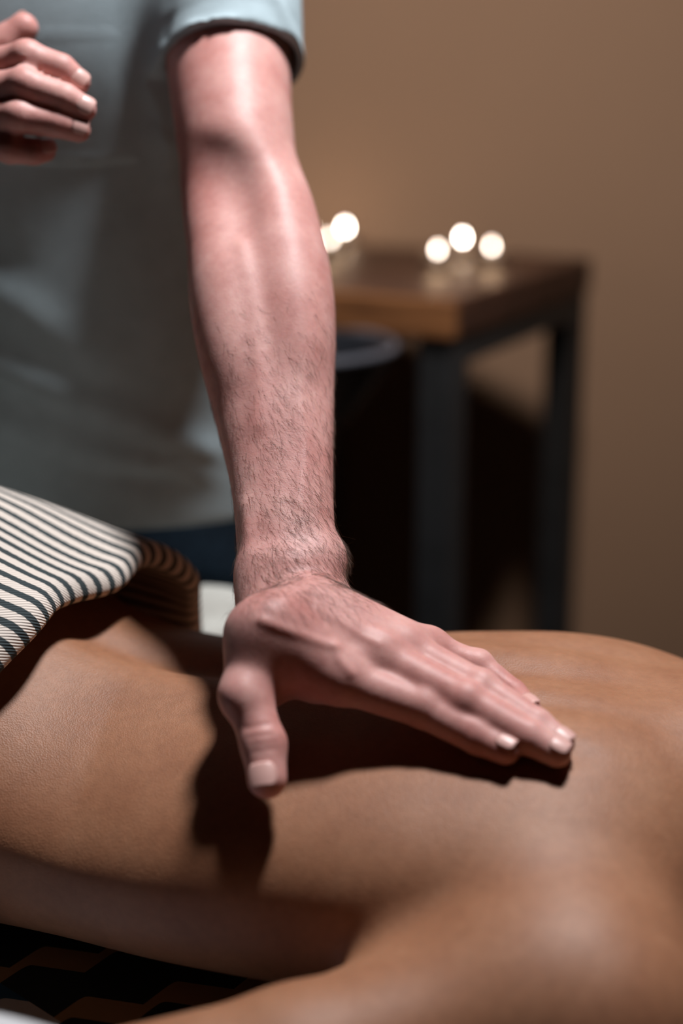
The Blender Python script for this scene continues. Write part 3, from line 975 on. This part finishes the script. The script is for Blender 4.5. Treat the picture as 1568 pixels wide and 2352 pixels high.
# breast pocket on the shirt, sewn on the wearer's left chest
def chest_y(x, z):
    a = [np.interp(z, [q[0] for q in SHT], [q[i] for q in SHT]) for i in (1, 2, 3, 4)]
    return a[1] - a[3] * max(0, 1 - abs((x - a[0]) / a[2])**2.2)**(1 / 2.2)
zt, zb = at_d(150, 18, 1.27)[2], at_d(150, 370, 1.27)[2]
xl, xr = -0.282, -0.158
Pk = np.zeros((14, 14, 3))
for i, u in enumerate(np.linspace(0, 1, 14)):
    for j, v in enumerate(np.linspace(0, 1, 14)):
        x = xl + (xr - xl) * u; z = zt - 0.004 * math.sin(u * 3.1) + (zb - zt) * v
        Pk[i, j] = (x, chest_y(x, z) - 0.0008, z)
grid_mesh('pocket', Pk, M['shirt'], shirt, thick=-0.0004)

fj = Field(axis((-0.46, 0.0, 0.006)), axis((0.40, 0.72, 0.006)), axis((0.05, 0.96, 0.007)))
JN = [(0.80, -0.222, 0.555, 0.182, 0.122), (0.86, -0.222, 0.550, 0.180, 0.120), (0.93, -0.224, 0.545, 0.176, 0.118)]
fj.union(tube_z(JN, 2.3), (-0.42, 0.42, 0.79), (0.0, 0.70, 0.94))
for sg in (-1, 1):
    hx = -0.222 + sg * 0.09
    fj.chain([(hx, 0.56, 0.80), (hx + sg * 0.015, 0.575, 0.48), (hx + sg * 0.02, 0.60, 0.08)], [0.098, 0.072, 0.060], 0.03)
fj.ridge([(-0.222, 0.43, 0.90), (-0.222, 0.43, 0.80)], -0.003, 0.005)
me, _, _ = fj.mesh('jeans', 1)
link_mesh('jeans', me, M['jeans'], man)
for sg in (-1, 1):
    hx = -0.222 + sg * 0.112
    f2 = Field(axis((hx - 0.08, hx + 0.08, 0.005)), axis((0.38, 0.72, 0.006)), axis((-0.01, 0.14, 0.005)))
    f2.cone((hx, 0.62, 0.055), (hx + sg * 0.01, 0.46, 0.042), 0.050, 0.040)
    f2.cone((hx, 0.62, 0.06), (hx, 0.615, 0.10), 0.050, 0.050, 0.03)
    f2.cut(lambda X, Y, Z: (Z - 0.004) + 0 * X + 0 * Y, (hx - 0.1, 0.36, -0.02), (hx + 0.1, 0.75, 0.01))
    me, _, _ = f2.mesh('shoe', 1)
    link_mesh('shoe', me, M['leather'], man)

# ------------------------------------------------------------------ striped towel over the hips
def towel_point(s, phi, lift=0.0, inner=0.0):
    """point of the towel at body length s; phi runs from the far side (0) over the top (pi/2) to the near side (pi)."""
    sc = min(max(s, ST[0]), ST[-1])
    A = 0.5 * (np.interp(sc, ST, SA) + np.interp(sc, ST, SN)); T = float(smooth_interp(np.array([sc]), ST, SZ)[0])
    rise = 0.036 + lift
    wf = A + 0.030 - inner; zb = ZT + 0.012
    hgt = T + rise - inner - zb
    c, sn = math.cos(phi), math.sin(phi)
    p = 2.35 + (0.75 * c if c > 0 else 0)
    hgt += 0.017 * math.exp(-((s + 0.16) / 0.07)**2) * min(1, max(0, (c + 0.1) / 0.5))
    w = wf * math.copysign(abs(c)**(2 / p), c); z = zb + hgt * abs(sn)**(2 / p)
    return loc(s, w, z)
NP = 90
phis = np.linspace(0.03, math.pi - 0.03, NP)
def edge_s(phi):
    p0 = towel_point(-0.25, phi); w = (p0 - O0) @ E2
    return -0.170 + 0.22 * w - (0.30 * (w - 0.14) if w > 0.14 else 0) + 0.004 * math.sin(w * 60)
rows = []
for sfrac in np.linspace(0, 1, 60):
    row = []
    for ph in phis:
        se = edge_s(ph)
        s = -0.78 + (se - 0.012 + 0.78) * sfrac
        lift = 0.012 * math.exp(-((s - se) / 0.07)**2) + 0.004 * math.sin(s * 33 + ph * 3.0) * (0.3 + 0.7 * math.sin(ph)) + 0.003 * math.sin(ph * 9 + s * 14)
        row.append(towel_point(s, ph, lift))
    rows.append(row)
for a in np.linspace(0.15, 1.0, 8):                       # the edge is turned under: a soft roll
    ang = a * math.pi
    row = []
    for ph in phis:
        se = edge_s(ph); r = 0.0095
        s = se - 0.012 + r * math.sin(ang)
        lift = 0.012 + 0.004 * math.sin((se - .012) * 33 + ph * 3.0) * (0.3 + 0.7 * math.sin(ph)) + 0.003 * math.sin(ph * 9 + (se - .012) * 14)
        row.append(towel_point(s, ph, lift, r * (1 - math.cos(ang))))
    rows.append(row)
for b in (0.02, 0.05, 0.09):
    rows.append([towel_point(edge_s(ph) - 0.012 - b, ph, 0.012 * math.exp(-(b / 0.07)**2) + 0.004 * math.sin((edge_s(ph) - .012 - b) * 33 + ph * 3.0) * (0.3 + 0.7 * math.sin(ph)), 0.019) for ph in phis])
P = np.array(rows)
uvs = np.zeros(P.shape[:2] + (2,))
arc = np.concatenate([[0], np.cumsum(np.linalg.norm(np.diff(P[55], axis=0), axis=1))])
uvs[..., 0] = arc[None, :]
uvs[..., 1] = np.concatenate([np.linspace(0, 0.5, 60), 0.5 + np.arange(1, len(rows) - 59) * 0.004])[:, None]
towel = grid_mesh('towel', P[:, ::-1], M['stripes'], uv=uvs[:, ::-1], thick=0.003)
tag(towel, 'cream towel with dark stripes draped over the hips of the lying person', 'towel')

# white towel bunched on the far edge of the table beyond the hips
rows = []
for x in np.linspace(-0.46, -0.055, 46):
    row = []
    k = (x + 0.055) / 0.40
    end = min(1.0, (-0.055 - x) / 0.03 + 0.25)
    for t in np.linspace(0, 1, 40):
        a = math.pi * (1 - t)
        y = 0.345 - 0.068 * math.copysign(abs(math.cos(a))**0.8, -math.cos(a)) * -1
        z = ZT + 0.003 + (0.115 + 0.010 * math.sin(x * 40)) * (1.0 - 0.9 * (x + 0.20) if x > -0.20 else 1.0) * end**0.5 * abs(math.sin(a))**0.75 + 0.007 * math.sin(t * 26 + x * 45) * math.sin(a) * (1 if t < 0.75 else 0.6)
        row.append((x, y, z))
    rows.append(row)
P = np.array(rows)
w_t = grid_mesh('towel', P, M['white_terry'], thick=0.006)
tag(w_t, 'plain white towel bunched on the table beyond the hips', 'towel')

# ------------------------------------------------------------------ side table with candles against the wall
ZW = 0.995
c0 = at_z(1045, 690, ZW)                        # near right corner of the wooden top
fdir = np.array([-0.881, 0.473, 0]); sdir = np.array([0.473, 0.881, 0])
W_, D_ = 0.45, 0.472
ang = math.atan2(fdir[1], fdir[0])
def tp(a, b, z):
    p = c0 + fdir * a + sdir * b
    return np.array([p[0], p[1], z])
ctr = tp(W_ / 2, D_ / 2, 0)
st = empty('side_table', (ctr[0], ctr[1], 0), 'rustic side table with thick brown wooden top and black steel legs', 'table')
def tbox(name, a0, a1, b0, b1, z0, z1, mat, parent, bev=0.003):
    bm = bmesh.new()
    p = tp((a0 + a1) / 2, (b0 + b1) / 2, (z0 + z1) / 2)
    box(bm, (0, 0, 0), (a1 - a0, b1 - b0, z1 - z0))
    o = bm_obj(name, bm, mat, None, False, bev)
    o.location = p; o.rotation_euler = (0, 0, ang + math.pi)
    if parent is not None:
        o.parent = parent
        o.matrix_parent_inverse = Matrix.Translation(-parent.location)
    return o
tbox('lit_edge_board', 0.0, W_, -0.004, 0.012, ZW - 0.047, ZW - 0.0005, M['edge_wood'], st, 0.004)  # extra front strip that carries the painted lit tone
for i in range(4):
    tbox('plank', 0.0, W_, (D_ - 0.014) * i / 4 + 0.014 if i == 0 else D_ * i / 4 + 0.001, D_ * (i + 1) / 4 - 0.001, ZW - 0.047, ZW, M['wood'], st, 0.004)
lw = 0.045
for a in (0.004, W_ - lw - 0.004):
    for b in (0.004, D_ - lw - 0.004):
        tbox('leg', a, a + lw, b, b + lw, 0.0, ZW - 0.049, M['steel'], st)
for a in (0.004, W_ - lw - 0.004):
    tbox('side_rail', a, a + lw, lw + 0.006, D_ - lw - 0.006, ZW - 0.082, ZW - 0.049, M['steel'], st)
    tbox('bottom_rail', a, a + lw, lw + 0.006, D_ - lw - 0.006, 0.06, 0.09, M['steel'], st)
tbox('back_rail', lw + 0.006, W_ - lw - 0.006, D_ - lw - 0.004, D_ - 0.004, ZW - 0.082, ZW - 0.049, M['steel'], st)
tbox('bracket', 0.012, 0.030, lw + 0.004, lw + 0.026, ZW - 0.125, ZW - 0.083, M['steel'], st, 0.004)

# tea lights: cup, wax, wick and flame
CAND = [(1005, 570, 'tea light nearest the front of the right hand trio', 'burning tea light left of the trio on the right part of the side table'),
        (1062, 543, '', 'burning tea light at the middle back of the trio on the right of the table'),
        (1129, 562, '', 'burning tea light right of the trio, closest to the table end'),
        (758, 544, '', 'burning tea light in front of the pair beside the forearm'),
        (792, 519, '', 'burning tea light at the back of the pair beside the forearm'),
        (711, 522, '', 'burning tea light half hidden behind the forearm')]
proto = None
for px, py, _, lab in CAND:
    f_ = at_z(px, py, ZW + 0.026)
    base = (f_[0], f_[1], ZW + 0.0005)
    r = empty('tea_light', base, lab, 'candle', 'burning tea lights on the side table')
    if proto is None:
        parts = []
        v, q = lathe([(0, 0), (0.018, 0), (0.0192, 0.002), (0.0195, 0.016), (0.0199, 0.017), (0.0190, 0.017), (0.0186, 0.003)], 36)
        parts.append(('cup', mesh_np('cup', v, q), M['tin']))
        v, q = lathe([(0.0186, 0.0125), (0.012, 0.0118), (0.004, 0.0115), (0, 0.0116)], 36)
        parts.append(('wax', mesh_np('wax', v, q), M['wax']))
        v, q = lathe([(0.0007, 0.0112), (0.0007, 0.021), (0, 0.0212)], 8)
        parts.append(('wick', mesh_np('wick', v, q), M['wick']))
        prof = [(0, 0.0185), (0.0022, 0.0195), (0.0032, 0.0220), (0.0028, 0.0250), (0.0014, 0.0280), (0.0005, 0.030), (0, 0.031)]
        v, q = lathe(prof, 16)
        parts.append(('flame', mesh_np('flame', v, q), M['flame']))
        for nm, m_, mt in parts:
            link_mesh(nm, m_, mt, r)
        proto = r
    else:
        for ch in list(proto.children):
            c = ch.copy(); COL.objects.link(c); c.parent = r
            c.matrix_parent_inverse = Matrix.Translation(-r.location)
            c.location = (0, 0, 0)
    for ch in r.children:
        if ch.name.startswith('flame'):
            ch.material_slots[0].link = 'OBJECT'
            ch.material_slots[0].material = M['flame' if (px, py) in ((1062, 543), (792, 519)) else 'flame_low']
        ch.matrix_parent_inverse = Matrix.Identity(4)
        ch.location = (0, 0, 0)
    l = bpy.data.lights.new('flame_light', 'POINT')
    l.energy = 0.10; l.color = (1.0, 0.62, 0.34); l.shadow_soft_size = 0.004
    lo_ = bpy.data.objects.new('flame_light', l); COL.objects.link(lo_)
    lo_.location = (base[0], base[1], base[2] + 0.0275)

# black bowl on a slender stand in front of the side table
bc = at_d(664, 804, 1.80)
v, q = lathe([(0.0, -0.105), (0.045, -0.105), (0.05, -0.098), (0.085, -0.065), (0.112, -0.02), (0.122, 0.0), (0.124, 0.006), (0.117, 0.004), (0.107, -0.018), (0.08, -0.06), (0.045, -0.09), (0, -0.094)], 56)
bowl = link_mesh('bowl', mesh_np('bowl', v, q), M['glaze'])
bowl.location = bc
aa = np.linspace(0, 2 * math.pi, 57)[:-1]; bb_ = np.linspace(0, 2 * math.pi, 11)[:-1]
v = np.array([((0.121 + 0.0055 * math.cos(b)) * math.cos(a), (0.121 + 0.0055 * math.cos(b)) * math.sin(a), 0.005 + 0.0055 * math.sin(b)) for a in aa for b in bb_])
q = np.array([(i * 10 + j, ((i + 1) % 56) * 10 + j, ((i + 1) % 56) * 10 + (j + 1) % 10, i * 10 + (j + 1) % 10) for i in range(56) for j in range(10)])
link_mesh('rim_highlight', mesh_np('rim_highlight', v, q), M['rim_highlight'], bowl).matrix_parent_inverse = Matrix.Identity(4)  # added ring, its lighter colour stands in for the highlight
tag(bowl, 'black glazed bowl below the front edge of the side table', 'bowl')
zs_ = bc[2] - 0.106
stand = empty('stand', (bc[0], bc[1], 0), 'slender dark stand carrying the black bowl behind the standing person', 'stand')
v, q = lathe([(0, zs_), (0.05, zs_), (0.05, zs_ - 0.015), (0.016, zs_ - 0.03), (0.014, 0.05)], 28)
link_mesh('column', mesh_np('column', v, q), M['steel'], stand).matrix_parent_inverse = Matrix.Identity(4)
v, q = lathe([(0.014, 0.05), (0.03, 0.03), (0.10, 0.012), (0.105, 0.0), (0, 0)], 28)
link_mesh('foot', mesh_np('foot', v, q), M['steel'], stand).matrix_parent_inverse = Matrix.Identity(4)
